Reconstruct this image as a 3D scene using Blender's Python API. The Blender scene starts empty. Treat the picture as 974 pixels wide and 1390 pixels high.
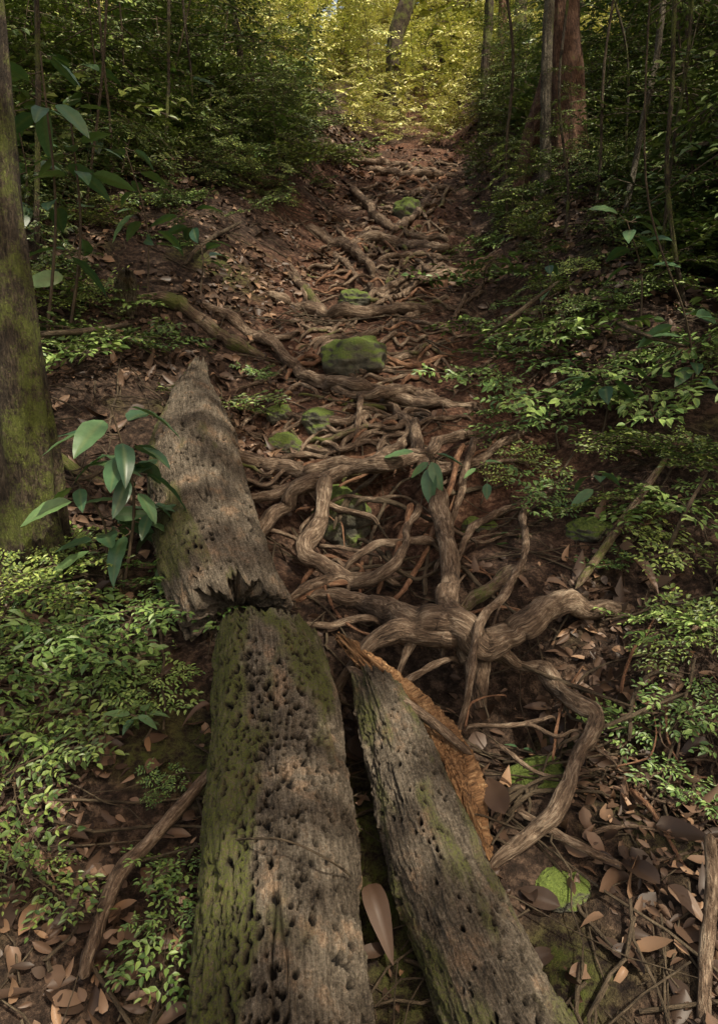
import bpy, math, numpy as np
from mathutils import Vector
rng=np.random.default_rng(7)
scene=bpy.context.scene
scene.view_settings.view_transform='Standard'
scene.view_settings.look='None'
scene.view_settings.exposure=0

# ---------------------------------------------------------------- noise
def _h(ix,iy,iz):
    h=(ix*374761393+iy*668265263+iz*1274126177)&0xffffffff
    h=((h^(h>>13))*1274126177)&0xffffffff
    h=h^(h>>16)
    return (h&0xffff)/65535.0
def vn(x,y,z):
    x,y,z=np.broadcast_arrays(np.asarray(x,float),np.asarray(y,float),np.asarray(z,float))
    fx=np.floor(x);fy=np.floor(y);fz=np.floor(z)
    ix=fx.astype(np.int64)+5000;iy=fy.astype(np.int64)+5000;iz=fz.astype(np.int64)+5000
    a=x-fx;b=y-fy;c=z-fz
    a=a*a*(3-2*a);b=b*b*(3-2*b);c=c*c*(3-2*c)
    def L(p,q,t): return p+(q-p)*t
    r0=L(L(_h(ix,iy,iz),_h(ix+1,iy,iz),a),L(_h(ix,iy+1,iz),_h(ix+1,iy+1,iz),a),b)
    r1=L(L(_h(ix,iy,iz+1),_h(ix+1,iy,iz+1),a),L(_h(ix,iy+1,iz+1),_h(ix+1,iy+1,iz+1),a),b)
    return L(r0,r1,c)*2-1
def fbm(x,y,z,o=4,g=0.5):
    s=0;a=1;n=0;f=1
    for i in range(o):
        s=s+a*vn(x*f+17.3*i,y*f-9.1*i,z*f+3.7*i);n+=a;a*=g;f*=2.03
    return s/n
def ss(a,b,x):
    t=np.clip((x-a)/(b-a),0,1);return t*t*(3-2*t)

# ---------------------------------------------------------------- terrain height
def xc(y): return 0.08*np.clip(y,-5,14)
KY=[-80,0,8.6,10,14,20,45,110];KZ=[-24,0,3.13,3.45,4.75,6.9,16,34]
PITS=[(0.05,2.38,.30,.20),(0.22,1.66,.28,.16),(0.55,1.60,.25,.08),(0.1,4.55,.3,.08)]
def hgt(x,y,pits=True):
    x=np.asarray(x,float);y=np.asarray(y,float)
    z=np.interp(y,KY,KZ)
    d=x-xc(y)
    HL=np.interp(y,[0,2,3.5,6,10],[0,.05,.32,.45,.5]);HR=np.interp(y,[0,2,3,5,10],[0,.06,.30,.5,.5])
    z=z+ss(.5,1.5,-d)*HL+ss(.35,1.05,d)*HR
    z=z+.10*np.clip(np.abs(d)-1.5,0,6)*np.clip(y/4,0,1)
    z=z+.11*fbm(x*1.1,y*1.1,3.3,3)+.035*fbm(x*5,y*5,1.3,3)+.012*fbm(x*24,y*24,7.3,3)
    w=1-ss(.45,.9,np.abs(d))
    s=y/.52+.9*fbm(x*1.3,y*1.0,9.9,2)
    fr=s-np.floor(s)
    z=z+w*(ss(.55,1.0,fr)-fr+.4)*.13*ss(1.9,2.6,y)
    if pits:
        for (px,py,pr,pd) in PITS:
            z=z-pd*np.exp(-(((x-px)**2+(y-py)**2)/pr**2)**1.5)
    return z

# camera model of the real viewpoint: eye height 1.5 m, looking 15 deg down
CAM=np.array([0,0,1.5]);PITCH=math.radians(15);FPX=982.0
FW=np.array([0,math.cos(PITCH),-math.sin(PITCH)]);UP=np.array([0,math.sin(PITCH),math.cos(PITCH)])
TT=np.concatenate([np.arange(.5,12,.012),np.arange(12,60,.1)])
def ray(u,v):
    return np.array([1,0,0])*(u-487)/FPX+UP*(695-v)/FPX+FW
def G(u,v,lift=0.0,pits=False):
    """survey point: where the sight line meets the terrain (plus lift)"""
    d=ray(u,v);P=CAM+TT[:,None]*d
    f=P[:,2]-hgt(P[:,0],P[:,1],pits)-lift
    i=np.argmax(f<0) if (f<0).any() else len(TT)-1
    i=max(i,1);a=f[i-1];b=f[i];t=TT[i-1]+(TT[i]-TT[i-1])*(a/(a-b+1e-9))
    return CAM+t*d,t
def PY(u,v,y):
    d=ray(u,v);t=y/d[1];return CAM+t*d,t

# ---------------------------------------------------------------- mesh helpers
def mk(name,V,F,mats,parent=None,mi=None,attrs=None,smooth=True,uv=None):
    V=np.ascontiguousarray(V,dtype=np.float32);F=np.ascontiguousarray(F,dtype=np.int32)
    me=bpy.data.meshes.new(name)
    me.vertices.add(len(V));me.vertices.foreach_set('co',V.ravel())
    me.loops.add(F.size);me.loops.foreach_set('vertex_index',F.ravel())
    me.polygons.add(len(F));me.polygons.foreach_set('loop_start',np.arange(len(F),dtype=np.int32)*4)
    if not isinstance(mats,(list,tuple)): mats=[mats]
    for m in mats: me.materials.append(m)
    if mi is not None: me.polygons.foreach_set('material_index',np.ascontiguousarray(mi,dtype=np.int32))
    me.polygons.foreach_set('use_smooth',np.full(len(F),smooth))
    me.update(calc_edges=True)
    if attrs:
        for k,a in attrs.items():
            at=me.attributes.new(k,'FLOAT','POINT');at.data.foreach_set('value',np.ascontiguousarray(a,dtype=np.float32))
    if uv is not None:
        at=me.attributes.new('gr','FLOAT_VECTOR','POINT')
        w=np.zeros((len(V),3),dtype=np.float32);w[:,:uv.shape[1]]=uv;at.data.foreach_set('vector',w.ravel())
    ob=bpy.data.objects.new(name,me);scene.collection.objects.link(ob)
    if parent: ob.parent=parent
    return ob
def empty(name):
    e=bpy.data.objects.new(name,None);scene.collection.objects.link(e);e.empty_display_size=.1;return e
def grid_faces(n,m,wrap=True):
    i=np.arange(n-1)[:,None];j=np.arange(m if wrap else m-1)[None,:]
    j2=(j+1)%m
    return np.stack([i*m+j+0*j2,i*m+j2,(i+1)*m+j2,(i+1)*m+j],-1).reshape(-1,4)
def join(parts):
    Vs=[];Fs=[];Ms=[];o=0
    for p in parts:
        V,F=p[0],p[1];m=p[2] if len(p)>2 else 0
        Vs.append(V);Fs.append(F+o);Ms.append(np.full(len(F),m) if np.isscalar(m) else m);o+=len(V)
    return np.concatenate(Vs),np.concatenate(Fs),np.concatenate(Ms)
def inst(V,F,M,T):
    K=len(M);W=np.einsum('kij,nj->kni',M,V)+T[:,None,:]
    FF=(F[None]+(np.arange(K)*len(V))[:,None,None]).reshape(-1,4)
    return W.reshape(-1,3),FF
def catmull(P,n):
    P=np.asarray(P,float);Q=np.vstack([2*P[0]-P[1],P,2*P[-1]-P[-2]])
    out=[]
    for i in range(len(P)-1):
        t=np.linspace(0,1,n,endpoint=False)[:,None];a,b,c,d=Q[i],Q[i+1],Q[i+2],Q[i+3]
        out.append(.5*((2*b)+(-a+c)*t+(2*a-5*b+4*c-d)*t*t+(-a+3*b-3*c+d)*t**3))
    out.append(P[-1][None]);return np.vstack(out)
def nrm(a): return a/(np.linalg.norm(a,axis=-1,keepdims=True)+1e-12)
def frames(P,ref=None):
    T=nrm(np.gradient(P,axis=0))
    N=np.zeros_like(T);r=np.array([0,0,1.]) if ref is None else ref
    if abs(T[0]@r)>.9: r=np.array([1.,0,0])
    n=r-T[0]*(r@T[0]);n/=np.linalg.norm(n)
    for i in range(len(P)):
        n=n-T[i]*(n@T[i]);n/=np.linalg.norm(n);N[i]=n
    return T,N,np.cross(T,N)
def tube(P,R,m=12,rough=.12,freq=1.0,seed=0,flat=1.0,ridge=0.0):
    P=np.asarray(P);R=np.asarray(R);T,N,B=frames(P);n=len(P)
    th=np.linspace(0,2*np.pi,m,endpoint=False)
    L=np.concatenate([[0],np.cumsum(np.linalg.norm(np.diff(P,axis=0),axis=1))])
    C=np.cos(th)[None,:];S=np.sin(th)[None,:]
    mr=max(R.max(),1e-4)
    k=1+rough*2*fbm(C*1.3+seed,S*1.3,(L/mr*.35*freq)[:,None],3)
    if ridge: k=k+ridge*fbm(C*3.2+seed,S*3.2,(L/mr*.25)[:,None],3)
    r=R[:,None]*k
    V=P[:,None]+r[...,None]*(C[...,None]*N[:,None]*flat+S[...,None]*B[:,None])
    uv=np.stack([np.broadcast_to(C,r.shape)*mr,np.broadcast_to(S,r.shape)*mr,np.broadcast_to(L[:,None],r.shape)],-1)
    return V.reshape(-1,3),grid_faces(n,m),uv.reshape(-1,3)

# ---------------------------------------------------------------- materials
def mat(name):
    m=bpy.data.materials.new(name);m.use_nodes=True;nt=m.node_tree;nt.nodes.clear()
    o=nt.nodes.new('ShaderNodeOutputMaterial');b=nt.nodes.new('ShaderNodeBsdfPrincipled')
    nt.links.new(b.outputs[0],o.inputs[0]);return m,nt,b,o
def N_(nt,t,**k):
    n=nt.nodes.new(t)
    for a,v in k.items(): setattr(n,a,v)
    return n
def ramp(nt,fac,stops,interp='LINEAR'):
    r=nt.nodes.new('ShaderNodeValToRGB');r.color_ramp.interpolation=interp;e=r.color_ramp.elements
    while len(e)<len(stops): e.new(.5)
    for x,(p,c) in zip(e,stops): x.position=p;x.color=(*c,1) if len(c)==3 else c
    nt.links.new(fac,r.inputs[0]);return r.outputs[0]
def noise(nt,vec,scale,detail=6,rough=.6,dist=0):
    n=nt.nodes.new('ShaderNodeTexNoise');n.inputs['Scale'].default_value=scale;n.inputs['Detail'].default_value=detail
    n.inputs['Roughness'].default_value=rough;n.inputs['Distortion'].default_value=dist
    if vec is not None: nt.links.new(vec,n.inputs['Vector'])
    return n.outputs[0]
def mixc(nt,f,a,b,mode='MIX'):
    m=nt.nodes.new('ShaderNodeMix');m.data_type='RGBA';m.blend_type=mode
    for s,i in ((f,0),(a,6),(b,7)):
        if hasattr(s,'is_linked'): nt.links.new(s,m.inputs[i])
        elif isinstance(s,(int,float)): m.inputs[i].default_value=s
        else: m.inputs[i].default_value=(*s,1)
    return m.outputs[2]
def math_(nt,op,a,b=None):
    m=nt.nodes.new('ShaderNodeMath');m.operation=op
    for s,i in ((a,0),(b,1)):
        if s is None: continue
        if isinstance(s,(int,float)): m.inputs[i].default_value=s
        else: nt.links.new(s,m.inputs[i])
    return m.outputs[0]
def bump(nt,b,h,s,d):
    n=nt.nodes.new('ShaderNodeBump');n.inputs['Strength'].default_value=s;n.inputs['Distance'].default_value=d
    nt.links.new(h,n.inputs['Height']);nt.links.new(n.outputs[0],b.inputs['Normal'])
def pos(nt): return N_(nt,'ShaderNodeNewGeometry').outputs['Position']
def mapping(nt,vec,sc):
    m=nt.nodes.new('ShaderNodeMapping');m.inputs['Scale'].default_value=sc;nt.links.new(vec,m.inputs['Vector']);return m.outputs[0]
def attr(nt,name,out='Fac'):
    a=nt.nodes.new('ShaderNodeAttribute');a.attribute_name=name;return a.outputs[out]
def ramp_f(nt,f,a,b):
    m=nt.nodes.new('ShaderNodeMapRange');m.inputs[1].default_value=a;m.inputs[2].default_value=b;nt.links.new(f,m.inputs[0]);return m.outputs[0]

def m_ground():
    m,nt,b,o=mat('soil');p=pos(nt)
    n2=noise(nt,p,38,5,.75);n3=noise(nt,p,1.3,3,.6)
    c=ramp(nt,n2,[(.35,(.014,.009,.006)),(.5,(.052,.033,.023)),(.68,(.19,.125,.085))])
    red=ramp(nt,n2,[(.35,(.035,.016,.010)),(.52,(.14,.068,.042)),(.72,(.36,.215,.14))])
    f=attr(nt,'trail')
    c=mixc(nt,math_(nt,'MULTIPLY',f,ramp_f(nt,n3,.35,.55)),c,red)
    mo=mixc(nt,n2,(.02,.03,.006),(.12,.14,.03))
    mf=ramp_f(nt,n3,.56,.66)
    mf=math_(nt,'MULTIPLY',mf,math_(nt,'SUBTRACT',1.0,math_(nt,'MULTIPLY',f,.8)))
    mf=math_(nt,'MULTIPLY',mf,ramp_f(nt,n2,.4,.6))
    c=mixc(nt,mf,c,mo)
    nt.links.new(c,b.inputs['Base Color']);b.inputs['Roughness'].default_value=.9;b.inputs['Specular IOR Level'].default_value=.25
    bump(nt,b,n2,1.0,.035);return m
def m_root(name='root_bark',dark=(.034,.021,.013),mid=(.16,.107,.070),light=(.47,.365,.26),moss=.0,stretch=.25):
    m,nt,b,o=mat(name);g=attr(nt,'gr','Vector');v=mapping(nt,g,(1,1,stretch));p=pos(nt)
    n1=noise(nt,v,110,4,.75,.5);n2=noise(nt,p,12,5,.7)
    f=math_(nt,'ADD',math_(nt,'MULTIPLY',n1,.6),math_(nt,'MULTIPLY',n2,.4))
    c=ramp(nt,f,[(.38,dark),(.5,mid),(.64,light)])
    if moss>0:
        n3=noise(nt,p,170,3,.75)
        mf=ramp_f(nt,math_(nt,'ADD',math_(nt,'MULTIPLY',noise(nt,p,6,4,.7),.75),math_(nt,'MULTIPLY',n3,.25)),.62-moss*.25,.68-moss*.2)
        mo=mixc(nt,n3,(.03,.042,.008),(.19,.22,.045));c=mixc(nt,math_(nt,'MULTIPLY',mf,.9),c,mo)
    nt.links.new(c,b.inputs['Base Color']);b.inputs['Roughness'].default_value=.75;b.inputs['Specular IOR Level'].default_value=.3
    bump(nt,b,n1,1.0,.016);return m
def m_log():
    m,nt,b,o=mat('weathered_log');g=attr(nt,'gr','Vector');p=pos(nt)
    v=mapping(nt,g,(1,.14,1));n1=noise(nt,v,120,5,.75,.6);n2=noise(nt,p,13,5,.7);n3=noise(nt,p,190,4,.8)
    f=math_(nt,'ADD',math_(nt,'MULTIPLY',n1,.35),math_(nt,'ADD',math_(nt,'MULTIPLY',n2,.3),math_(nt,'MULTIPLY',n3,.35)))
    c=ramp(nt,f,[(.40,(.034,.026,.018)),(.48,(.14,.112,.080)),(.55,(.29,.24,.178)),(.66,(.66,.58,.46))])
    warm=mixc(nt,1.0,c,(1.15,.86,.66),'MULTIPLY');c=mixc(nt,math_(nt,'MULTIPLY',ramp_f(nt,n2,.54,.64),.6),c,warm)
    mo=mixc(nt,n3,(.035,.045,.010),(.24,.27,.055))
    mf=math_(nt,'MULTIPLY',attr(nt,'moss'),ramp_f(nt,n3,.38,.56));c=mixc(nt,mf,c,mo)
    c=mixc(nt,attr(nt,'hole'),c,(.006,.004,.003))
    nt.links.new(c,b.inputs['Base Color']);b.inputs['Roughness'].default_value=.85;b.inputs['Specular IOR Level'].default_value=.3
    bump(nt,b,math_(nt,'ADD',n1,n3),1.0,.014);return m
def m_rock():
    m,nt,b,o=mat('mossy_stone');p=pos(nt);n1=noise(nt,p,14,5,.65);n2=noise(nt,p,120,3,.7)
    c=ramp(nt,n1,[(.35,(.05,.048,.035)),(.55,(.15,.14,.10)),(.7,(.30,.28,.22))])
    gn=N_(nt,'ShaderNodeSeparateXYZ');nt.links.new(N_(nt,'ShaderNodeNewGeometry').outputs['Normal'],gn.inputs[0])
    f=ramp_f(nt,math_(nt,'ADD',gn.outputs[2],math_(nt,'MULTIPLY',n1,2.4)),1.25,1.85)
    mo=mixc(nt,n2,(.04,.065,.010),(.20,.27,.045));c=mixc(nt,f,c,mo)
    nt.links.new(c,b.inputs['Base Color']);b.inputs['Roughness'].default_value=.85
    bump(nt,b,math_(nt,'ADD',n1,n2),.9,.015);return m
def m_leaf(name,stops,rough=.45,trans=.35,tint=(1.3,1.35,.5),spec=.4,rib=False,cheap=False,gl=.06):
    m,nt,b,o=mat(name);ge=N_(nt,'ShaderNodeNewGeometry');ob=N_(nt,'ShaderNodeObjectInfo')
    f=math_(nt,'ADD',math_(nt,'MULTIPLY',ge.outputs['Random Per Island'],.6),math_(nt,'MULTIPLY',ob.outputs['Random'],.4))
    c=ramp(nt,f,stops)
    if cheap:
        nt.nodes.remove(b);d=nt.nodes.new('ShaderNodeBsdfDiffuse');nt.links.new(c,d.inputs[0])
        g=nt.nodes.new('ShaderNodeBsdfGlossy');g.inputs[0].default_value=(1,1,1,1);g.inputs[1].default_value=rough
        mx=nt.nodes.new('ShaderNodeMixShader');mx.inputs[0].default_value=gl
        nt.links.new(d.outputs[0],mx.inputs[1]);nt.links.new(g.outputs[0],mx.inputs[2]);nt.links.new(mx.outputs[0],o.inputs[0]);return m
    if rib:
        c=mixc(nt,math_(nt,'MULTIPLY',attr(nt,'rib'),.45),c,(.16,.20,.08))
        nn=noise(nt,ge.outputs['Position'],60,2,.6)
        c=mixc(nt,.5,c,mixc(nt,nn,(.35,.35,.35),(1.6,1.6,1.6)),'MULTIPLY')
    nt.links.new(c,b.inputs['Base Color']);b.inputs['Roughness'].default_value=rough
    b.inputs['Specular IOR Level'].default_value=spec
    if trans>0:
        t=nt.nodes.new('ShaderNodeBsdfTranslucent');nt.links.new(mixc(nt,1.0,c,tint,'MULTIPLY'),t.inputs[0])
        mx=nt.nodes.new('ShaderNodeMixShader');mx.inputs[0].default_value=trans
        nt.links.new(b.outputs[0],mx.inputs[1]);nt.links.new(t.outputs[0],mx.inputs[2]);nt.links.new(mx.outputs[0],o.inputs[0])
    return m
M_ground=m_ground();M_root=m_root();M_rootm=m_root('mossy_root_bark',moss=.55)
M_rootr=m_root('red_root_bark',(.06,.028,.016),(.22,.112,.062),(.44,.27,.16))
M_tree=m_root('tree_bark',(.012,.009,.006),(.055,.040,.026),(.17,.13,.09),moss=.5,stretch=.3)
M_treer=m_root('red_tree_bark',(.025,.012,.008),(.11,.055,.034),(.26,.15,.095),moss=.1,stretch=.3)
M_treel=m_root('lichen_bark',(.04,.03,.022),(.12,.10,.072),(.30,.26,.19),moss=.3,stretch=.6)
M_log=m_log();M_rock=m_rock()
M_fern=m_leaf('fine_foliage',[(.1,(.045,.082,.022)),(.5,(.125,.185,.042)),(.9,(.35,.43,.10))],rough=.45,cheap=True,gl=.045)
M_fern2=m_leaf('sun_painted_foliage',[(.1,(.26,.31,.07)),(.5,(.58,.60,.17)),(.9,(.85,.80,.40))],rough=.45,cheap=True)  # sunlit glow put into the leaf colour: brighter, yellower foliage copy
M_fresh=m_leaf('fresh_foliage',[(.1,(.05,.105,.028)),(.5,(.13,.215,.05)),(.9,(.29,.40,.11))],rough=.45,cheap=True,gl=.045)
M_bush=m_leaf('bush_leaf',[(.1,(.03,.062,.026)),(.5,(.095,.15,.045)),(.9,(.29,.35,.10))],rough=.35,cheap=True)
M_big=m_leaf('broad_leaf',[(.1,(.035,.085,.045)),(.5,(.075,.15,.07)),(.9,(.15,.25,.09))],rough=.36,trans=.15,spec=.5,rib=True)
M_can=m_leaf('sun_block_leaf',[(.1,(.06,.11,.025)),(.9,(.15,.20,.045))],cheap=True)
M_lit=m_leaf('dead_leaf',[(0,(.022,.013,.009)),(.3,(.056,.034,.022)),(.5,(.115,.069,.044)),(.66,(.195,.125,.082)),(.82,(.36,.21,.11)),(.92,(.45,.34,.24)),(1,(.06,.037,.024))],rough=.5,cheap=True,gl=.03)
M_stem=m_root('stem_bark',(.03,.022,.014),(.09,.065,.04),(.18,.14,.09))
M_rot=m_root('rotten_wood',(.045,.022,.010),(.26,.135,.06),(.55,.35,.18),stretch=.5)

# ---------------------------------------------------------------- ground
def axis(a,b,core0,core1,h,n):
    c=np.arange(core0,core1,h)
    g=np.geomspace(h,1,n);g=np.cumsum(g);
    return np.concatenate([(core0-(g/g[-1])*(core0-a))[::-1],c,core1+(g/g[-1])*(b-core1)])
gx=axis(-60,60,-3,3,.016,110);gy=axis(-60,100,.6,7,.017,150)
X,Y=np.meshgrid(gx,gy);Z=hgt(X,Y)
V=np.stack([X,Y,Z],-1).reshape(-1,3)
tr=(1-ss(.45,1.0,np.abs(X-xc(Y)-np.interp(Y,[2,3.5,6,9],[0,-.1,-.45,0]))))*ss(1.8,2.6,Y)
mk('ground',V,grid_faces(len(gy),len(gx),False),M_ground,attrs={'trail':tr.ravel()})

# ---------------------------------------------------------------- roots
roots_e=empty('tree_roots')
rc=[0]
def root(pts,M=None,lift=.45,seed=None,m=14,bury=True):
    P=[];R=[]
    for q in pts:
        u,v,w=q[:3];l=q[3] if len(q)>3 else None
        p,t=G(u,v,0);r=w*t/FPX*.86
        p,t=G(u,v,(r*lift if l is None else l));P.append(p);R.append(r)
    P=np.array(P);R=np.array(R)
    if bury:
        d0=nrm(P[0]-P[1]);d1=nrm(P[-1]-P[-2])
        P=np.vstack([P[0]+d0*R[0]*4-[0,0,R[0]*3],P,P[-1]+d1*R[-1]*4-[0,0,R[-1]*3]]);R=np.concatenate([[R[0]*.6],R,[R[-1]*.6]])
    n=12
    C=catmull(P,n);RR=np.maximum(catmull(np.stack([R,R,R],-1),n)[:,0],R.min()*.5)
    s=rc[0]*3.7
    L=np.concatenate([[0],np.cumsum(np.linalg.norm(np.diff(C,axis=0),axis=1))])
    J=np.stack([fbm(L*9,s,i*5.5,3) for i in range(3)],-1)
    C=C+J*RR[:,None]*1.3
    RR=RR*(1+.32*fbm(L*14,s,2.2,2))
    V,F,uv=tube(C,RR,m,.19,1,s,ridge=.28)
    mk('root_%d'%rc[0],V,F,M or M_root,parent=roots_e,uv=uv);rc[0]+=1
RT=[
 [(280,415,7),(330,445,9),(390,480,9,.05),(425,510,10,.06),(480,525,9,.07),(540,535,9,.06),(600,550,8),(640,550,6)],
 [(395,492,6),(430,522,8),(490,537,7,.05),(560,530,8,.06),(600,546,6)],
 [(318,618,9),(360,632,11),(410,640,10,.04),(440,634,9,.08),(500,632,9,.09),(545,605,9,.07),(557,580,8),(520,545,6)],
 [(345,718,10),(385,692,13),(420,656,13,.07),(470,640,10,.10),(530,632,10,.10),(575,615,9,.08),(640,590,7)],
 [(436,655,10,.09),(430,700,12,.08),(415,745,13,.05),(450,772,12),(490,792,10),(530,775,9,.04),(545,740,7,.05),(565,690,6,.06)],
 [(560,575,8),(572,630,11,.08),(592,670,13,.08),(606,720,13,.07),(603,780,13,.05),(606,830,15),(625,862,20)],
 [(450,802,12),(500,815,16),(550,840,18,.05),(610,852,21,.06),(660,868,21,.07),(720,852,19,.07),(780,822,16,.05),(848,824,10)],
 [(490,892,11),(530,870,16,.04),(580,852,17,.06),(625,852,18,.06)],
 [(575,860,12,.05),(556,884,9),(545,905,6)],
 [(650,870,12,.05),(700,905,9),(740,915,13),(775,945,14,.04),(805,980,12,.05),(782,1020,10,.05),(770,1060,12,.05),(745,1110,13,.04),(700,1150,12),(668,1172,9)],
 [(385,820,6),(430,790,8),(470,785,7),(520,780,6)],
 [(330,682,8),(380,672,8),(430,650,8)],
 [(640,600,6,.05),(630,650,6,.05),(615,700,4)],
 [(590,640,6,.05),(640,625,7),(690,600,6),(720,580,4)],
 [(640,985,3),(700,985,4),(745,975,3)],
 [(550,925,6),(585,905,5),(612,895,4)],
 [(372,400,8),(420,425,10),(470,425,9,.05),(530,421,8,.05),(572,418,8)],
 [(440,462,5),(500,455,6),(560,430,6),(600,405,4)],
 [(425,312,7),(468,335,8),(500,358,6)],
 [(490,325,7),(540,332,9),(590,338,8),(618,345,5)],
 [(475,252,5),(510,290,7),(532,310,6),(570,285,5),(582,262,4)],
 [(500,230,5),(560,236,6),(612,236,5)],
 [(385,210,4),(450,214,5),(530,222,5),(600,238,4)],
 [(505,402,5),(550,378,6),(590,357,6),(622,350,4)],
 [(510,415,4),(565,388,5),(612,362,4)],
 [(470,492,5),(530,490,6),(572,478,5)],
 [(388,560,5),(430,576,8),(470,575,7),(512,556,5)],
 [(487,535,4,.06),(489,560,5,.05),(485,592,4,.02)],
 [(395,360,3),(415,400,4)],
 [(500,268,4),(560,262,5),(605,255,4)],
 [(515,300,4),(560,318,5),(600,322,4)],
 [(520,350,4),(560,345,5),(600,350,4)],
 [(455,345,5),(480,372,5),(500,395,4)],
 [(540,395,4),(590,372,5),(625,368,4)],
 [(365,462,5),(400,455,5),(440,435,4)],
 [(520,600,4),(560,560,5),(545,530,5)],
 [(340,590,4),(390,600,6),(450,612,6),(500,600,5)],
 [(330,655,4),(400,665,6),(450,690,5,.03),(500,700,4,.03)],
 [(620,760,5),(640,720,6),(690,690,6),(740,670,4)],
 [(400,850,4),(450,850,6),(500,840,6)],
 [(480,760,5,.03),(520,740,6,.04),(580,735,5,.03)],
]
for r in RT: root(r)
root([(190,400,8),(240,415,11),(290,450,11),(330,475,10),(355,485,6)],M_rootm)
root([(395,375,5),(425,405,7),(440,425,6)],M_rootm)
root([(700,772,11),(665,798,12),(640,815,8)],M_rootm)
root([(555,690,5,.07),(540,750,5,.04),(520,780,5)],M_rootr)
root([(625,610,4,.06),(600,690,4,.03),(560,780,4),(530,822,4)],M_rootr)
root([(400,810,6),(440,790,7),(475,790,5)],M_rootr)
root([(712,690,5,.06),(710,760,5,.10),(660,840,6,.13),(642,900,6,.12),(625,980,5,.02)])
root([(70,615,8),(130,650,8),(190,690,7)],M_rootm)
for i in range(190):
    v=rng.uniform(222,640);yc=np.interp(v,[225,420,640],[565,510,490]);u=yc+rng.normal(0,1)*np.interp(v,[225,640],[32,80])
    a=rng.uniform(-.9,.6);L=np.interp(v,[225,640],[45,120])*rng.uniform(.5,1.3);w=np.interp(v,[225,640],[1.6,2.8])*rng.uniform(.5,1.7);b=rng.uniform(-14,14)
    k=[(u+s*L*math.cos(a),v+s*L*math.sin(a)*.6+b*(1-4*s*s)+rng.normal(0,4),w,w*.0045*rng.uniform(.3,2.0)) for s in (-.5,-.25,0,.25,.5)]
    root(k,[M_root,M_root,M_rootr,M_rootm][rng.integers(4)],m=8)
for i in range(60):
    v=rng.uniform(600,1180);u=rng.uniform(400,700) if v<860 else rng.uniform(640,960)
    a=rng.uniform(-1.4,1.4);L=rng.uniform(60,190);w=rng.uniform(1.3,3.6);b=rng.uniform(-25,25)
    k=[(u+s*L*math.cos(a)-b*(1-4*s*s)*math.sin(a),v+s*L*math.sin(a)*.7+b*(1-4*s*s)+rng.normal(0,4),w*(1-.5*s)) for s in (-.5,-.25,0,.25,.5)]
    root(k,[M_root,M_rootr,M_stem][rng.integers(3)],m=8)

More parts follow.
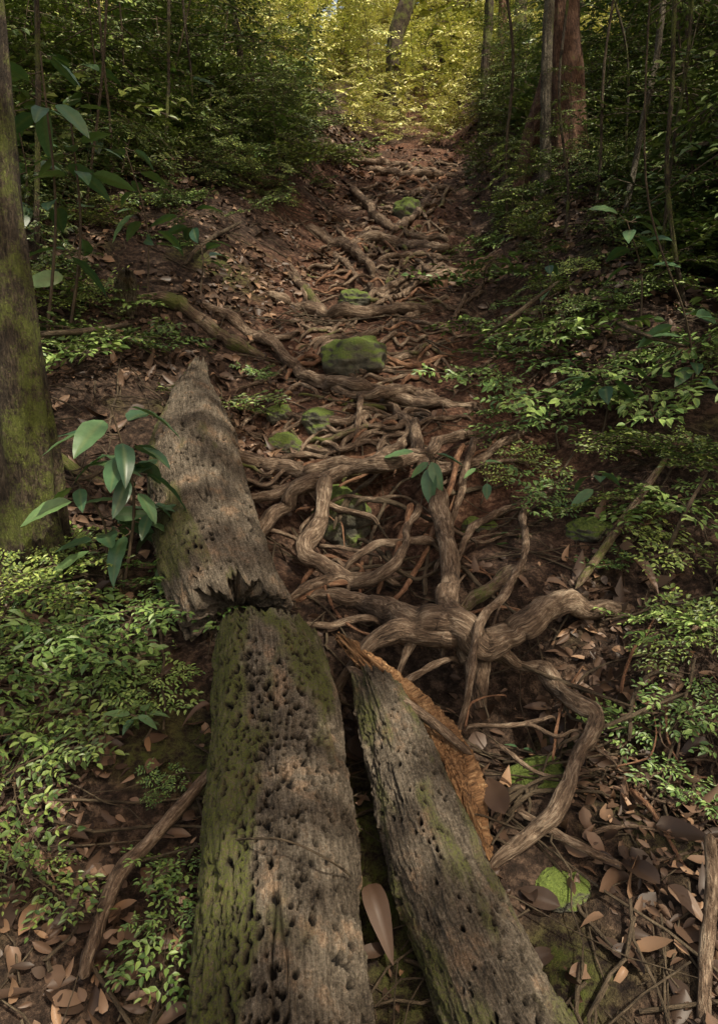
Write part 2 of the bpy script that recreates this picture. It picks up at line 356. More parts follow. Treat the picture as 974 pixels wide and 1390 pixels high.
# ---------------------------------------------------------------- logs
def make_log(name,ctrl,seed,K=700,M=M_log,mosf=None,jag=.05,flat=1.0,groove=.003,nth=400,dl=.0032,hole=.0055,cr=.010,rg=1.0):
    P=[];R=[]
    for (u,v,r,l) in ctrl:
        p,t=G(u,v,l);P.append(p);R.append(r)
    P=np.array(P);R=np.array(R);n0=60
    C=catmull(P,n0);RR=np.maximum(catmull(np.stack([R]*3,-1),n0)[:,0],.01)
    L=np.concatenate([[0],np.cumsum(np.linalg.norm(np.diff(C,axis=0),axis=1))])
    n=int(L[-1]/dl);Lu=np.linspace(0,L[-1],n)
    C=np.stack([np.interp(Lu,L,C[:,i]) for i in range(3)],-1);RR=np.interp(Lu,L,RR)
    T,N,B=frames(C)
    th=np.linspace(0,2*np.pi,nth,endpoint=False);c=np.cos(th)[None];s=np.sin(th)[None]
    l=Lu[:,None];Rm=R.max()
    r=RR[:,None]*(1+.15*fbm(c*1.1+seed,s*1.1,l*2.4,3))
    gro=fbm(c*6+seed,s*6,l*6,4);r=r-groove*3*np.abs(gro)
    r=r+.009*fbm(c*3+seed,s*3,l*14,5,.6)
    pl=fbm(c*2.2+seed*3,s*2.2,l*7,4);r=r-.006*rg*ss(.02,.06,pl)
    wv=fbm(c*1.7+seed*2,s*1.7,l*1.3,4);msk=ss(-.05,.25,fbm(c*2+seed*5,s*2,l*3,2))
    crack=ss(.035,.0,np.abs(wv))*msk;r=r-crack*cr
    r=r+.0032*rg*fbm(c*Rm*150,s*Rm*150,l*90+seed,3,.6)
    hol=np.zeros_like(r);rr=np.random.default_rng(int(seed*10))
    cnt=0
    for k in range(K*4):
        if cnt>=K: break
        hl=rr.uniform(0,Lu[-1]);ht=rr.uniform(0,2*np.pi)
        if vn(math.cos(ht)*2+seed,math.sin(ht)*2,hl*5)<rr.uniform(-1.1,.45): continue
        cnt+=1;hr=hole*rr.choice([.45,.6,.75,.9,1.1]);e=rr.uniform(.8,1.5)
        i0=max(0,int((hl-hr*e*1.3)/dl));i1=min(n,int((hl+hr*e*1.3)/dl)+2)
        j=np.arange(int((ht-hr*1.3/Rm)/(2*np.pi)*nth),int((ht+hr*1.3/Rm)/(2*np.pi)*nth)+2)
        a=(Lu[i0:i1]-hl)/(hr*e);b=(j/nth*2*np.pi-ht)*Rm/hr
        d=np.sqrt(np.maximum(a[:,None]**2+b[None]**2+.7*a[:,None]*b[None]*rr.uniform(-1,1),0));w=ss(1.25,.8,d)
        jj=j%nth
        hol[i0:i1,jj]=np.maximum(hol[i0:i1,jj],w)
    r=r-hol*.016
    off0=jag*(fbm(c*2.5+seed,s*2.5,4.4,4)*1.3+.3+.9*fbm(c*9+seed,s*9,2.2,3));off1=jag*(fbm(c*2.5+seed,s*2.5,8.4,4)*1.3+.8*fbm(c*9+seed,s*9,6.2,3))
    sl=ss(.12,0,l);sl1=ss(Lu[-1]-.12,Lu[-1],l)
    ax=-off0*sl+off1*sl1
    Vv=C[:,None]+r[...,None]*(c[...,None]*N[:,None]*flat+s[...,None]*B[:,None])+ax[...,None]*T[:,None]
    moss=np.zeros_like(r) if mosf is None else mosf(c,s,l/Lu[-1],r)
    moss=np.clip(moss,0,1)*(1-hol)
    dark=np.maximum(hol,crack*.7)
    def cap(row,idx,sgn):
        rows=[];dk=[]
        for k,f in enumerate(np.linspace(.93,0,14)):
            cc=C[idx]+(row-C[idx])*f
            dep=.03*fbm(c[0]*f*9+seed,s[0]*f*9,k*.2,3)-.05*(1-f)
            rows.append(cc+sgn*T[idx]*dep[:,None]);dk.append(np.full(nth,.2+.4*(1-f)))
        return rows,dk
    ca,da=cap(Vv[0],0,-1);cb,db=cap(Vv[-1],-1,1)
    Vv=np.concatenate([np.array(ca[::-1]),Vv,np.array(cb)])
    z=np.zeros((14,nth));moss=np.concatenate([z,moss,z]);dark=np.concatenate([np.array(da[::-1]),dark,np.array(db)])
    uv=np.stack(np.broadcast_arrays(th[None]*Rm,np.concatenate([np.full(14,0),Lu,np.full(14,Lu[-1])])[:,None]),-1).reshape(-1,2)
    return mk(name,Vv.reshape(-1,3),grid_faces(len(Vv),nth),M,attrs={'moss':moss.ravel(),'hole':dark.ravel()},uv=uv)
def moss_low(c,s,t,r):
    left=ss(.1,.8,s)
    n=fbm(c*1.6,s*1.6,t*5,4)
    return ss(.0,.3,left*.8+n-.1)+.25*ss(.05,.4,n)
def moss_side(c,s,t,r):
    n=fbm(c*1.8+4,s*1.8,t*6,4);return .8*ss(.05,.35,np.abs(s)*.4+n-.22)
def moss_few(c,s,t,r):
    n=fbm(c*1.8+9,s*1.8,t*6,4);return .8*ss(.15,.4,n+s*.25)
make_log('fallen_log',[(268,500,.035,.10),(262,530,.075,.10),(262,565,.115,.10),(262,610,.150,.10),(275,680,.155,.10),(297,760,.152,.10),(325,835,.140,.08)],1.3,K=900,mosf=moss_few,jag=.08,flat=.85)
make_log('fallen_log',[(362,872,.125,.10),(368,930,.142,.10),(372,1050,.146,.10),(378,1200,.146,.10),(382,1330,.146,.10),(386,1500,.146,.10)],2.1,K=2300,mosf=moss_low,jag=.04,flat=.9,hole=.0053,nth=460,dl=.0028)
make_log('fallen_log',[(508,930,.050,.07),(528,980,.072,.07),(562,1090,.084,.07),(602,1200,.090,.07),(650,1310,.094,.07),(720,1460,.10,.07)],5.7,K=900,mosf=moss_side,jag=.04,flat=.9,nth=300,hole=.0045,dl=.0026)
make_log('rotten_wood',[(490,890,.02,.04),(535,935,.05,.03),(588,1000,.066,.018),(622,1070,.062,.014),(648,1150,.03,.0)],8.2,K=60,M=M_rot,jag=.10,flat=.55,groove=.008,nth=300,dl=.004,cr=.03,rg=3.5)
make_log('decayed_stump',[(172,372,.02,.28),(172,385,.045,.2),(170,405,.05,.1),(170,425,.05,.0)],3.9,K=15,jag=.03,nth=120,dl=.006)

# ---------------------------------------------------------------- rocks
def rock(u,v,wpx,hf,seed,dep=0.0,asp=1.0):
    p,t=G(u,v,dep,True);r=wpx*t/FPX
    n,m=60,90;ph=np.linspace(0,np.pi,n)[:,None];th=np.linspace(0,2*np.pi,m,endpoint=False)[None]
    x=np.sin(ph)*np.cos(th);y=np.sin(ph)*np.sin(th);z=np.cos(ph)+0*th
    k=1+.42*fbm(x*1.4+seed,y*1.4,z*1.4,3)+.07*fbm(x*6+seed,y*6,z*6,4)
    V=np.stack([x*k*r,y*k*r*asp,z*k*r*hf],-1).reshape(-1,3)+p
    mk('mossy_rock',V,grid_faces(n,m),M_rock)
for a in [(478,488,46,.65,1.1,-.01),(465,705,44,1.0,2.2,.01),(735,1065,46,.6,3.3,-.02),(752,1195,48,.45,4.4,-.03),(385,608,28,.7,5.5,-.01),(435,572,26,.7,6.6,-.01),
          (378,562,18,.8,7.7,0),(552,292,26,.8,8.8,-.005),(482,408,22,.7,10.1,-.005),(800,720,34,.5,11.3,-.01),(655,720,28,.6,15.7,-.03)]:
    rock(*a)

# ---------------------------------------------------------------- leaf prototypes
w=.24
LV=np.array([[0,0,0],[.3,-w,.07],[.68,-w*.8,.05],[1,0,-.10],[.68,w*.8,.05],[.3,w,.07]])
LF=np.array([[0,1,2,3],[0,3,4,5]])
def leafmats(D,Nn,L):
    D=nrm(D);S=nrm(np.cross(Nn,D));U=np.cross(D,S);return np.stack([D,S,U],-1)*np.asarray(L)[:,None,None]
def spray(seed,np_=11,nl=8,plen=.42,ll=.055,droop=.25,width=1.0):
    r=np.random.default_rng(seed);T=[];D=[];L=[];parts=[]
    def c(x): return np.array([x,.05*math.sin(x*3+seed),-droop*x*x])
    ax=np.array([c(x) for x in np.linspace(0,1,8)]);V,F,_=tube(ax,np.linspace(.008,.003,8),3,0);parts.append((V,F,1))
    for i in range(np_):
        x=.12+.86*i/np_
        for sd in (-1,1):
            if r.random()<.10: continue
            a=math.radians(r.uniform(45,66))*sd;pl=plen*(math.sin(math.pi*min(1,(x*.8+.18)))**.8)*r.uniform(.7,1.2)+.03
            b=c(x+.02*sd);d=np.array([math.cos(a),math.sin(a),r.uniform(-.25,.2)])
            e=b+d*pl-np.array([0,0,.25*pl*pl])
            V,F,_=tube(np.array([b,e]),np.array([.004,.002]),3,0);parts.append((V,F,1))
            k=max(2,int(nl*pl/plen))
            for j in range(k+1):
                q=(j+.6)/(k+.6);o=b+d*pl*q-np.array([0,0,.25*pl*pl*q*q])
                for s2 in (-1,1):
                    a2=a+s2*math.radians(r.uniform(40,68))*(0.15 if j==k else 1)
                    if j==k and s2==1: continue
                    T.append(o);D.append([math.cos(a2),math.sin(a2),r.uniform(-.5,.25)]);L.append(ll*r.uniform(.55,1.25)*width)
    T=np.array(T);D=np.array(D);Nn=np.array([0,0,1.])+r.normal(0,.34,(len(T),3))
    V,F=inst(LV,LF,leafmats(D,Nn,L),T);parts.append((V,F,0));return join(parts)
def rotz(a):
    c,s=math.cos(a),math.sin(a);return np.array([[c,-s,0],[s,c,0],[0,0,1]])
def roty(a):
    c,s=math.cos(a),math.sin(a);return np.array([[c,0,s],[0,1,0],[-s,0,c]])
def rotx(a):
    c,s=math.cos(a),math.sin(a);return np.array([[1,0,0],[0,c,-s],[0,s,c]])
def sapling(seed,H,nb,sp,t0=.2,bl=.6,pitch=(-.3,.25),lean=.1,stem=.009):
    r=np.random.default_rng(seed);parts=[]
    P=np.array([[lean*H*math.sin(t*2+seed)*t,lean*H*math.cos(t*1.7+seed)*t,H*t] for t in np.linspace(0,1,9)])
    V,F,_=tube(P,np.linspace(stem,stem*.3,9),5,.05);parts.append((V,F,1))
    for i in range(nb):
        t=t0+(1-t0)*(i+.5)/nb;a=i*2.4+r.uniform(-.4,.4);L=bl*(1-.45*t)*r.uniform(.6,1.25)
        o=np.array([np.interp(t,np.linspace(0,1,9),P[:,k]) for k in range(3)])
        V,F,M=sp[r.integers(len(sp))];R=rotz(a)@roty(r.uniform(*pitch))@rotx(r.uniform(-.3,.3))
        parts.append(((V*L)@R.T+o,F,M))
    return join(parts)
def me_of(name,vfm,mats):
    o=mk(name,vfm[0],vfm[1],mats,mi=vfm[2],smooth=False);me=o.data;bpy.data.objects.remove(o);return me
fine=[spray(i,9,5,.42,.088,.22) for i in range(4)]
comp=[spray(20+i,6,4,.38,.115,.2) for i in range(4)]
simp=[]
for i in range(4):
    r=np.random.default_rng(50+i);T=[];D=[];L=[]
    for j in range(13):
        x=.1+.9*j/13;sd=1 if j%2 else -1;a=sd*math.radians(r.uniform(35,70));T.append([x,.01*sd,-.15*x*x]);D.append([math.cos(a),math.sin(a),r.uniform(-.5,.2)]);L.append(r.uniform(.16,.28))
    T=np.array(T);V,F=inst(LV*[1,1.1,1],LF,leafmats(np.array(D),np.array([0,0,1.])+r.normal(0,.3,(13,3)),L),T)
    ax=np.array([[x,0,-.15*x*x] for x in np.linspace(0,1,6)]);V2,F2,_=tube(ax,np.linspace(.012,.004,6),3,0)
    simp.append(join([(V,F,0),(V2,F2,1)]))
P_fine=[me_of('fine_sapling_mesh',sapling(100+i,2.0,14,fine,.12,.85),[M_fern,M_stem]) for i in range(5)]
P_fineb=[me_of('fine_bush_mesh',sapling(120+i,.8,11,fine,.1,.75,(-.5,.2)),[M_fern,M_stem]) for i in range(4)]
P_simp=[me_of('leafy_bush_mesh',sapling(140+i,1.6,22,simp,.1,.6,(-.7,.4)),[M_bush,M_stem]) for i in range(4)]
P_sunpaint=[me_of('sun_painted_sapling_mesh',sapling(160+i,2.0,14,fine,.08,.85),[M_fern2,M_stem]) for i in range(2)]+[me_of('sun_painted_bush_mesh',sapling(170+i,1.6,26,simp,.1,.7,(-.7,.4)),[M_fern2,M_stem]) for i in range(4)]  # background plants whose leaf colour carries painted sunlight
P_low=[me_of('low_compound_mesh',sapling(180+i,.28,6,comp,.3,.95,(-.45,.1),.3,.006),[M_fresh,M_stem]) for i in range(4)]
P_lowf=[me_of('low_fern_mesh',sapling(190+i,.2,6,fine,.3,.95,(-.5,.1),.3,.006),[M_fern,M_stem]) for i in range(4)]

def place(me,parent,p,s,rz=None,tilt=.12,name='plant'):
    o=bpy.data.objects.new(name,me);scene.collection.objects.link(o);o.parent=parent
    o.location=[float(a) for a in p];o.scale=(s,s,s*rng.uniform(.85,1.15));o.rotation_euler=(rng.normal(0,tilt),rng.normal(0,tilt),rng.uniform(0,6.28) if rz is None else rz);return o
E_under=empty('understory_foliage')
def edgeL(y): return np.interp(y,[0,2,3.2,4.5,6,8,10,13,20],[1.0,1.3,1.3,1.25,.95,.65,.5,.45,.3])
def edgeR(y): return np.interp(y,[0,2,3,4,6,8,10,13,20],[1.1,1.0,.70,.52,.45,.42,.4,.4,.3])
def scatter(n,x0,x1,y0,y1,protos,smin,smax,grow=.75,E=E_under,edge=0.0):
    c=0;k=0
    while c<n and k<n*30:
        k+=1;x=rng.uniform(x0,x1);y=rng.uniform(y0,y1);d=x-float(xc(y))
        e=(-d-edgeL(y)) if d<0 else (d-edgeR(y))
        e-=edge
        if e<0 or math.hypot(x,y)<1.6: continue
        s=min(smax,(smin+grow*e))*rng.uniform(.7,1.15)
        if y<5.9 and .17<x/y<.38: s=min(s,.3)
        place(protos[rng.integers(len(protos))],E,(x,y,float(hgt(x,y))-.02),s);c+=1
scatter(46,-5,-.5,4.2,11,P_fine,.25,1.2,.5)
scatter(48,.5,5,3.0,11,P_fine,.3,1.2,.5)
scatter(60,-4,-.3,3.6,10,P_fineb,.3,.9,.4)
scatter(75,.4,4,2.6,10,P_fineb,.32,.9,.4)
scatter(42,-5,-.5,4.0,11,P_simp,.25,1.0,.45)
scatter(46,.5,5,2.8,11,P_simp,.3,1.0,.45)
scatter(150,-4,-.3,3.2,8,P_simp,.18,.42,.15)
scatter(140,.3,4,2.0,8,P_simp,.14,.4,.15)
scatter(100,-2.8,2.2,2.4,9,P_lowf,.28,.8,.4)
scatter(90,-2.6,2.2,2.1,8,P_low,.22,.6,.3)
scatter(90,-9,9,9.6,17,P_sunpaint,.4,.9,.3)
scatter(34,-.6,2.6,10.8,13.5,P_sunpaint,.28,.5,.1,edge=-1.5)
scatter(75,-13,13,13.5,20,P_sunpaint,.7,1.3,.2)
scatter(40,-2,5,14,20,P_sunpaint,.7,1.2,.3,edge=-.9)
scatter(45,-12,12,19,26,P_sunpaint,1.4,2.6,.4,edge=-2)
scatter(30,-20,20,24,34,P_sunpaint,2.5,4.5,1,edge=-2)

E_lo=empty('fern')
for (u,v,s,pr) in [(60,905,.36,0),(20,960,.34,0),(30,1080,.30,1),(175,860,.26,0),(285,835,.24,0),(245,1190,.16,0),(240,1265,.16,0),(110,880,.3,0),(240,800,.26,0),(15,1200,.26,1),
     (90,800,.35,1),(20,830,.4,1),(60,1010,.26,0),(180,985,.14,0),(330,850,.14,0),(130,940,.2,0),(210,930,.14,0),(215,1080,.09,0),
     (885,865,.24,0),(865,1000,.17,0),(945,975,.2,0),(830,985,.1,0),(940,880,.25,1),(700,505,.4,0),(650,535,.3,0),(690,590,.36,0),(800,560,.4,0),(880,560,.5,0),(940,640,.4,1),(760,480,.5,0),
     (860,620,.34,1),(900,700,.34,0),(820,700,.26,1),(930,770,.3,1),(700,640,.26,1),(650,470,.4,0),(660,400,.45,0),(640,350,.4,0),(740,690,.2,0),(940,1090,.14,0),(840,780,.18,0),
     (300,560,.3,1),(150,480,.4,1),(80,500,.4,0),(60,400,.5,1),(390,240,.6,1),(440,225,.6,1),(340,200,.6,0),(350,520,.16,0),(220,470,.25,0),(130,420,.35,0)]:
    p,t=G(u,v,0,True);place((P_low,P_lowf)[pr][rng.integers(4)],E_lo,p,s*1.1,name='frond_clump')

def bigleaf(seed,curl=.25,fold=.18,wd=.27):
    n,m=11,7;s=np.linspace(0,1,n)[:,None];a=np.linspace(-1,1,m)[None]
    W=wd*np.sin(np.pi*np.clip(s,0,1)**.85)**.75*(1-.25*s)+.004
    x=s+0*a;y=a*W;z=-curl*s*s+np.abs(a)*W*fold+.012*np.sin(s*22+seed)*np.abs(a)
    V=np.stack([x,y,z],-1).reshape(-1,3);rib=np.broadcast_to(np.maximum(1-np.abs(a)*3,0),(n,m)).ravel().copy()
    return V,grid_faces(n,m,False),rib
def leafy_plant(name,base,top,leaves,stem=.006,M=M_big):
    base=np.array(base);top=np.array(top);mid=(base+top)/2+np.array([.04,.03,0])
    P=catmull([base-[0,0,.03],mid,top],8);V,F,uv=tube(P,np.linspace(stem,stem*.45,len(P)),6,.08);parts=[(V,F,1)];ribs=[np.zeros(len(V))]
    for k,(t,az,L,pi) in enumerate(leaves):
        o=np.array([np.interp(t,np.linspace(0,1,len(P)),P[:,i]) for i in range(3)])
        d=np.array([math.cos(az)*math.cos(pi),math.sin(az)*math.cos(pi),math.sin(pi)]);e=o+d*L*.35
        V,F,_=tube(np.array([o,(o+e)/2-[0,0,.004],e]),np.array([.0025,.002,.002]),4,0);parts.append((V,F,1));ribs.append(np.zeros(len(V)))
        V,F,rb=bigleaf(k,rng.uniform(.1,.5),rng.uniform(.05,.35),rng.uniform(.2,.27))
        M3=leafmats(np.array([d-[0,0,.15]]),np.array([[0,0,1]])+rng.normal(0,.3,(1,3)),[L])
        V,F=inst(V,F,M3,e[None]);parts.append((V,F,0));ribs.append(rb)
    V,F,mi=join(parts);return mk(name,V,F,[M,M_stem],mi=mi,attrs={'rib':np.concatenate(ribs)})
def rndleaves(n,t0,L0,L1,p0=-.5,p1=.5): return [(rng.uniform(t0,1) if i else 1.0,i*2.4+rng.uniform(-.5,.5),rng.uniform(L0,L1),rng.uniform(p0,p1)) for i in range(n)]
def bl(u,v,ut,vt,n,t0,L0,L1,stem=.005,dy=0,**k):
    b,t=G(u,v,0,True);tp,_=PY(ut,vt,b[1]+dy);leafy_plant('broadleaf_sapling',b,tp,rndleaves(n,t0,L0,L1,**k),stem)
bl(165,800,150,550,22,.25,.11,.16,.006)
bl(140,790,95,640,12,.3,.10,.15)
bl(210,790,205,690,10,.3,.08,.12)
bl(60,480,55,70,13,.35,.13,.2,.008)
bl(90,470,95,150,13,.3,.12,.18,.008)
bl(270,400,255,290,11,.3,.10,.15)
bl(200,400,170,200,11,.35,.12,.17)
bl(815,590,812,500,7,.6,.10,.15)
bl(805,700,806,640,5,.5,.07,.10)
bl(645,690,650,630,5,.3,.05,.08,.003)
bl(690,745,690,720,5,.3,.05,.08,.003)
bl(180,1010,178,970,5,.5,.04,.07,.003)
bl(705,1035,702,1018,2,.6,.035,.045,.002)
bl(870,430,850,300,9,.4,.10,.15)
bl(740,420,735,330,9,.3,.09,.13)
bl(930,560,930,430,9,.3,.10,.14)
bl(120,240,110,90,13,.35,.17,.25)
bl(25,330,20,150,12,.35,.14,.2)
bl(230,180,240,110,9,.35,.17,.25)
b,t=G(575,640,.12);leafy_plant('broadleaf_seedling',b,b+np.array([.0,-.03,.07]),[(.8,-1.7,.13,-.9),(1,2.9,.11,.0),(1,-.2,.1,-.1),(.9,-1.2,.1,-.7),(.6,3.6,.08,-.4)],.003,M_big)

# ---------------------------------------------------------------- dead leaves
def litter_mesh():
    parts=[]
    protos=[bigleaf(i,c,f,wd) for i,(c,f,wd) in enumerate([(.5,.3,.24),(-.4,.5,.2),(.2,-.5,.30),(.9,.2,.22),(-.1,.9,.2),(.05,.1,.36),(1.2,.9,.25),(-.9,-.6,.33)])]
    protos=[(V.reshape(11,7,3)[::2,::2].reshape(-1,3),grid_faces(6,4,False)) for V,F,rb in protos]
    n=32000;y=.75+(rng.random(n*3)**1.4)*10.5;x=rng.normal(0,1,n*3)*np.interp(y,[0,3,10],[1.0,1.7,2.6]);d=x-xc(y)
    on=(np.abs(d)<np.interp(y,[1,2,4,9],[.15,.40,.55,.6]))&(y>1.5)
    cl=fbm(x*2.2,y*2.2,5.5,3)
    keep=rng.random(n*3)<np.where(on,.18,1.0)*np.clip(.55+cl*2.0,.06,1);x=x[keep][:n];y=y[keep][:n];n=len(x)
    e=.02;z=hgt(x,y);gx_=(hgt(x+e,y)-hgt(x-e,y))/(2*e);gy_=(hgt(x,y+e)-hgt(x,y-e))/(2*e)
    Nn=nrm(np.stack([-gx_,-gy_,np.ones(n)],-1))+rng.normal(0,.42,(n,3));Nn=nrm(Nn)
    a=rng.uniform(0,2*np.pi,n);D=np.stack([np.cos(a),np.sin(a),rng.normal(0,.1,n)],-1);D=D-Nn*(D*Nn).sum(1,keepdims=True)
    L=rng.uniform(.012,.05,n)*rng.choice([.7,1,1,1.5],n)*np.interp(y,[0,3,10],[1,1.1,1.6])
    T=np.stack([x,y,z+rng.uniform(.002,.018,n)],-1)-nrm(D)*L[:,None]*.5;Ms=leafmats(D,Nn,L);pk=rng.integers(len(protos),size=n)
    pk[y>3.2]=99
    for i,(V,F) in enumerate(protos):
        q=pk==i;VV,FF=inst(V,F,Ms[q],T[q]);parts.append((VV,FF,0))
    q=pk==99;VV,FF=inst(LV*[1,1.2,2],LF,Ms[q],T[q]);parts.append((VV,FF,0))
    V,F,mi=join(parts);mk('leaf_litter',V,F,M_lit)
litter_mesh()
def dleaf(u,v,L,l=.02,az=None,nt=(0,-.3,1)):
    p,t=G(u,v,l,True);V,F,rb=bigleaf(u,rng.uniform(.1,.9),rng.uniform(.2,.9),.24);a=rng.uniform(0,6.28) if az is None else az
    V,F=inst(V,F,leafmats(np.array([[math.cos(a),math.sin(a),0.1]]),np.array([nt])+rng.normal(0,.25,(1,3)),[L]),p[None]);return V,F,rb
dl=[dleaf(685,1105,.12,.06,1.75,(-.2,-1,.5)),dleaf(760,1230,.09,.03),(dleaf(725,1225,.07,.03)),dleaf(890,900,.08),dleaf(285,955,.06,.12),dleaf(500,1200,.1,.06),dleaf(120,1165,.1),dleaf(200,1050,.09),dleaf(870,620,.1,.1),dleaf(855,760,.1,.06),dleaf(895,1200,.09,.05),dleaf(740,790,.08,.04),dleaf(15,840,.1,.05)]
for i in range(45):
    dl.append(dleaf(rng.choice([rng.uniform(0,270),rng.uniform(680,970)]),rng.uniform(700,1380),rng.uniform(.045,.08),.02))
V,F,mi=join([(a,b) for a,b,c in dl]);mk('fallen_leaf',V,F,M_lit)

parts=[];uvs=[]
for i in range(1300):
    y=.8+rng.random()**1.4*8;x=rng.normal(0,1)*np.interp(y,[0,3,8],[.9,1.4,2]);L=rng.uniform(.06,.35)*rng.choice([1,1,1.8]);a=rng.uniform(0,6.28)
    s=np.linspace(-.5,.5,6);px=x+s*L*math.cos(a)+rng.normal(0,.008,6);py=y+s*L*math.sin(a)+rng.normal(0,.008,6)
    pz=.5*hgt(px,py)+.5*np.interp(s,[-.5,.5],[hgt(px[0],py[0]),hgt(px[-1],py[-1])])+rng.uniform(.005,.035)
    r=rng.uniform(.0015,.005);V,F,uv=tube(np.stack([px,py,pz],-1),np.linspace(r,r*.6,6),5,.1,seed=i);parts.append((V,F));uvs.append(uv)
V,F,mi=join(parts);mk('twigs',V,F,M_stem,uv=np.concatenate(uvs))
def stick(name,pts,M=M_root,m=10):
    P=[];R=[]
    for (u,v,w_,l) in pts:
        p,t=G(u,v,l);P.append(p);R.append(w_*t/FPX)
    C=catmull(P,10);RR=catmull(np.stack([R]*3,-1),10)[:,0];RR[0]*=.1;RR[-1]*=.1;V,F,uv=tube(C,RR,m,.14,seed=len(bpy.data.objects),ridge=.1);mk(name,V,F,M,uv=uv)
stick('broken_branch',[(298,1030,5,.10),(262,1075,8,.08),(205,1140,10,.06),(160,1190,11,.04),(130,1270,9,.03),(112,1330,8,.03)])
stick('vine',[(170,1175,1.6,.03),(270,1148,1.6,.10),(350,1138,1.6,.27),(400,1145,1.6,.27),(450,1170,1.6,.25),(478,1190,1.6,.18)],M_stem)
stick('broken_branch',[(962,1130,7,.16),(965,1200,9,.1),(958,1290,9,.03),(955,1400,9,.0)],M_root)
stick('broken_branch',[(470,905,6,.06),(560,960,7,.09),(640,1025,5,.05)],M_root)
stick('broken_branch',[(30,455,4,.15),(110,450,4,.16),(180,440,3,.1)],M_stem)
stick('broken_branch',[(700,1100,5,.02),(770,1140,6,.03),(850,1180,5,.02)],M_root)
stick('broken_branch',[(780,800,5,.04),(850,700,6,.07),(905,620,4,.12)],M_rootm)
for (x0,y0,x1,y1,h) in [(330,180,470,215,.1),(640,470,760,380,.2),(900,760,960,640,.15),(700,900,860,960,.03),(60,640,180,600,.1),(760,1010,930,940,.04),(250,360,330,300,.06),(820,430,930,470,.3)]:
    stick('broken_branch',[(x0,y0,2.5,h*.3),((x0+x1)/2+rng.normal(0,8),(y0+y1)/2+rng.normal(0,8),3,h),(x1,y1,1.8,h*.8)],M_stem)

# ---------------------------------------------------------------- trees
def tree(name,base,pts,r0,r1,M,flare=1.5,limbs=4,seed=0):
    P=[np.array(base)-[0,0,.15]]+[np.array(p) for p in pts];C=catmull(P,40);n=len(C)
    L=np.concatenate([[0],np.cumsum(np.linalg.norm(np.diff(C,axis=0),axis=1))])
    R=np.interp(L,[0,L[-1]],[r0,r1])*(1+(flare-1)*np.exp(-L/.28))
    V,F,uv=tube(C,R,48,.10,.6,seed,ridge=.34);parts=[(V,F)];u=[uv];r=np.random.default_rng(int(seed*7)+3)
    for k in range(limbs):
        i=int(n*r.uniform(.72,.98));a=r.uniform(0,6.28);o=C[i];l=r.uniform(1.2,2.4);d=np.array([math.cos(a),math.sin(a),.7])
        Q=catmull([o,o+d*l*.5,o+d*l+np.array([0,0,.3])],6);V,F,uv=tube(Q,np.linspace(R[i]*.55,.006,len(Q)),8,.1,seed=k);parts.append((V,F));u.append(uv)
    V,F,mi=join(parts);return mk(name,V,F,M,uv=np.concatenate(u)),C[-1]
b,t=G(46,755)
tree('forest_tree',b,[PY(24,560,b[1]+.02)[0],PY(-6,330,b[1]+.05)[0],PY(-28,100,b[1]+.1)[0],PY(-70,-400,b[1]+.2)[0],PY(-130,-1500,b[1]+.3)[0]],.082,.05,M_tree,1.5,5,1.0)
def treeat(name,u,v,y,pts,wpx,M,seed,flare=1.5,limbs=5):
    p,t=PY(u,v,y);base=(p[0],y,float(hgt(p[0],y)));r=wpx*.5*t/FPX
    tree(name,base,[PY(a,b_,y+.1)[0] for a,b_ in pts],r,r*.7,M,flare,limbs,seed)
treeat('forest_tree',776,250,5.6,[(772,200),(768,100),(764,0),(760,-400),(770,-900)],44,M_treer,2.0,1.3)
treeat('forest_tree',742,250,5.3,[(740,150),(742,60),(746,-50),(740,-400),(730,-900)],13,M_treel,3.0,1.2)
treeat('forest_tree',700,270,5.9,[(718,200),(740,120),(765,0),(790,-300),(800,-800)],22,M_treer,4.0,1.2)
treeat('forest_tree',532,90,15,[(536,60),(546,20),(556,-20),(570,-200),(580,-350)],22,M_tree,5.0,1.1)
treeat('forest_tree',655,150,9.5,[(660,60),(664,0),(668,-200),(665,-500)],12,M_tree,6.0,1.2)
treeat('forest_tree',682,60,11.5,[(682,20),(683,-30),(690,-200),(695,-400)],11,M_treer,7.0,1.2)
treeat('forest_tree',832,380,4.2,[(850,280),(875,150),(893,60),(905,-100),(930,-700)],8,M_treel,8.0,1.1)
treeat('forest_tree',950,560,3.2,[(930,420),(905,250),(912,100),(920,-200),(950,-900)],6,M_tree,9.0,1.1)
treeat('forest_tree',45,400,3.6,[(50,300),(52,150),(50,0),(40,-300),(30,-900)],7,M_tree,10.0,1.1)
treeat('forest_tree',330,150,8.0,[(325,60),(315,0),(300,-200),(290,-600)],9,M_tree,11.0,1.1)
treeat('forest_tree',915,200,7.0,[(918,100),(922,0),(926,-200),(930,-600)],16,M_tree,12.0,1.2)
for i,(u,v,y,du) in enumerate([(800,350,4.6,25),(860,330,4.9,-20),(955,420,3.9,-30),(760,380,4.4,12),(690,330,5.5,-14),(900,300,5.3,30),(150,300,5.0,-15),(215,260,5.6,20),(110,350,4.4,30),(265,220,6.5,-10),(965,700,2.6,-40),(880,480,3.5,35)]):
    treeat('young_tree',u,v,y,[(u+du*.3+rng.normal(0,5),v-120),(u+du*.9+rng.normal(0,10),v-260),(u+du*1.2+rng.normal(0,12),v-450),(u+du*2,v-800)],rng.uniform(2.5,5),[M_stem,M_tree][i%2],40.0+i,1.1,3)
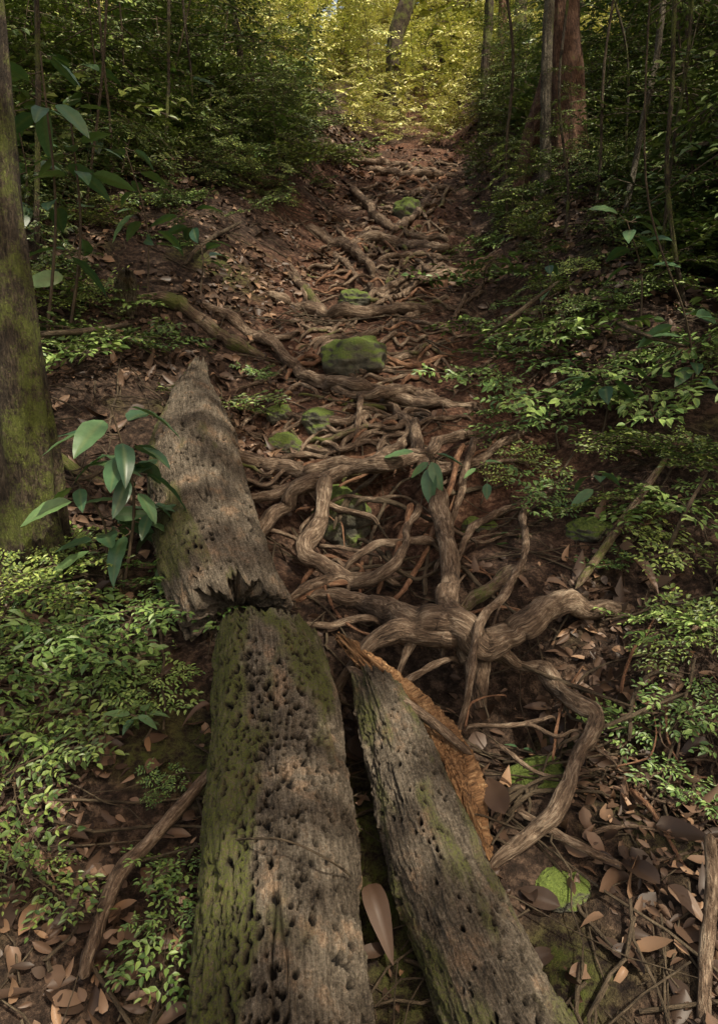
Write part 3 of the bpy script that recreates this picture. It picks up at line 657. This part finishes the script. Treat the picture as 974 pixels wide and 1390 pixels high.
for i in range(30):
    y=rng.uniform(8,34);x=rng.uniform(-.62,.62)*y
    if -.6<x/y*6.<1.0: continue
    z=float(hgt(x,y));H=rng.uniform(9,13);r=rng.uniform(.05,.14)
    lx,ly=rng.normal(0,.5,2)
    tree('forest_tree',(x,y,z),[(x+lx*.2,y+ly*.2,z+H*.3),(x+lx*.5,y+ly*.5,z+H*.65),(x+lx,y+ly,z+H)],r,r*.5,[M_tree,M_treer,M_tree][rng.integers(3)],1.3,4,20.0+i)

# ---------------------------------------------------------------- unseen leaf clumps added to block sun from the foreground
def clump(seed,n,sx,sz,l):
    r=np.random.default_rng(seed);q=r.normal(0,1,(n,3));q/=np.linalg.norm(q,axis=1,keepdims=True);q*=(r.random(n)**.45)[:,None]*np.array([sx,sx,sz])
    q+=np.stack([fbm(q[:,0],q[:,1],i*9.+seed,2) for i in range(3)],-1)*.3
    D=r.normal(0,1,(n,3))*[1,1,.35];V,F=inst(LV*[1,1.2,1],LF,leafmats(D,np.array([0,0,1])+r.normal(0,.45,(n,3)),r.uniform(.6,1.2,n)*l),q);return V,F,np.zeros(len(F))
P_can=[me_of('sun_block_clump_mesh',clump(i,340,1.25,.4,.22),[M_can]) for i in range(4)]
E_can=empty('sun_block_canopy')  # out of view, added only to shade the near trail
EL=math.radians(60);AZ=math.radians(138)
sv=np.array([math.sin(AZ)*math.cos(EL),math.cos(AZ)*math.cos(EL),math.sin(EL)])
for i in range(5):
    for j in range(6):
        gx0=-3.9+i*2.0+(j%2)*.9+rng.normal(0,.3);gy0=.2+j*1.42+rng.normal(0,.3);gz0=float(hgt(gx0,gy0))
        hh=rng.uniform(6.4,8.2)-gz0*.4
        p=np.array([gx0,gy0,gz0])+sv*(hh/sv[2])
        place(P_can[rng.integers(4)],E_can,p,rng.uniform(.8,1.1),name='sun_block_clump')

# ---------------------------------------------------------------- light, sky, camera
w_=bpy.data.worlds.new('World');scene.world=w_;w_.use_nodes=True;nt=w_.node_tree
bg=nt.nodes['Background'];sky=nt.nodes.new('ShaderNodeTexSky');sky.sky_type='NISHITA';sky.sun_disc=False
sky.sun_elevation=EL;sky.sun_rotation=AZ;sky.dust_density=4.0;sky.air_density=1.2;sky.ozone_density=.6
nt.links.new(mixc(nt,1.0,sky.outputs[0],(1.5,1.25,.95),'MULTIPLY'),bg.inputs[0]);bg.inputs[1].default_value=.15
sd=bpy.data.lights.new('sun','SUN');sd.energy=5;sd.angle=math.radians(.6);sd.color=(1,.91,.74)
so=bpy.data.objects.new('sun',sd);scene.collection.objects.link(so)
so.rotation_mode='QUATERNION';so.rotation_quaternion=Vector(sv).to_track_quat('Z','Y')
cd=bpy.data.cameras.new('camera');co=bpy.data.objects.new('camera',cd);scene.collection.objects.link(co)
co.location=(0,0,1.5);co.rotation_euler=(math.radians(75),0,0)
cd.sensor_fit='VERTICAL';cd.sensor_height=24;cd.lens=12/(695/FPX);cd.clip_end=500;cd.clip_start=.05
scene.camera=co
print('objects',len(bpy.data.objects),'roots',rc[0])
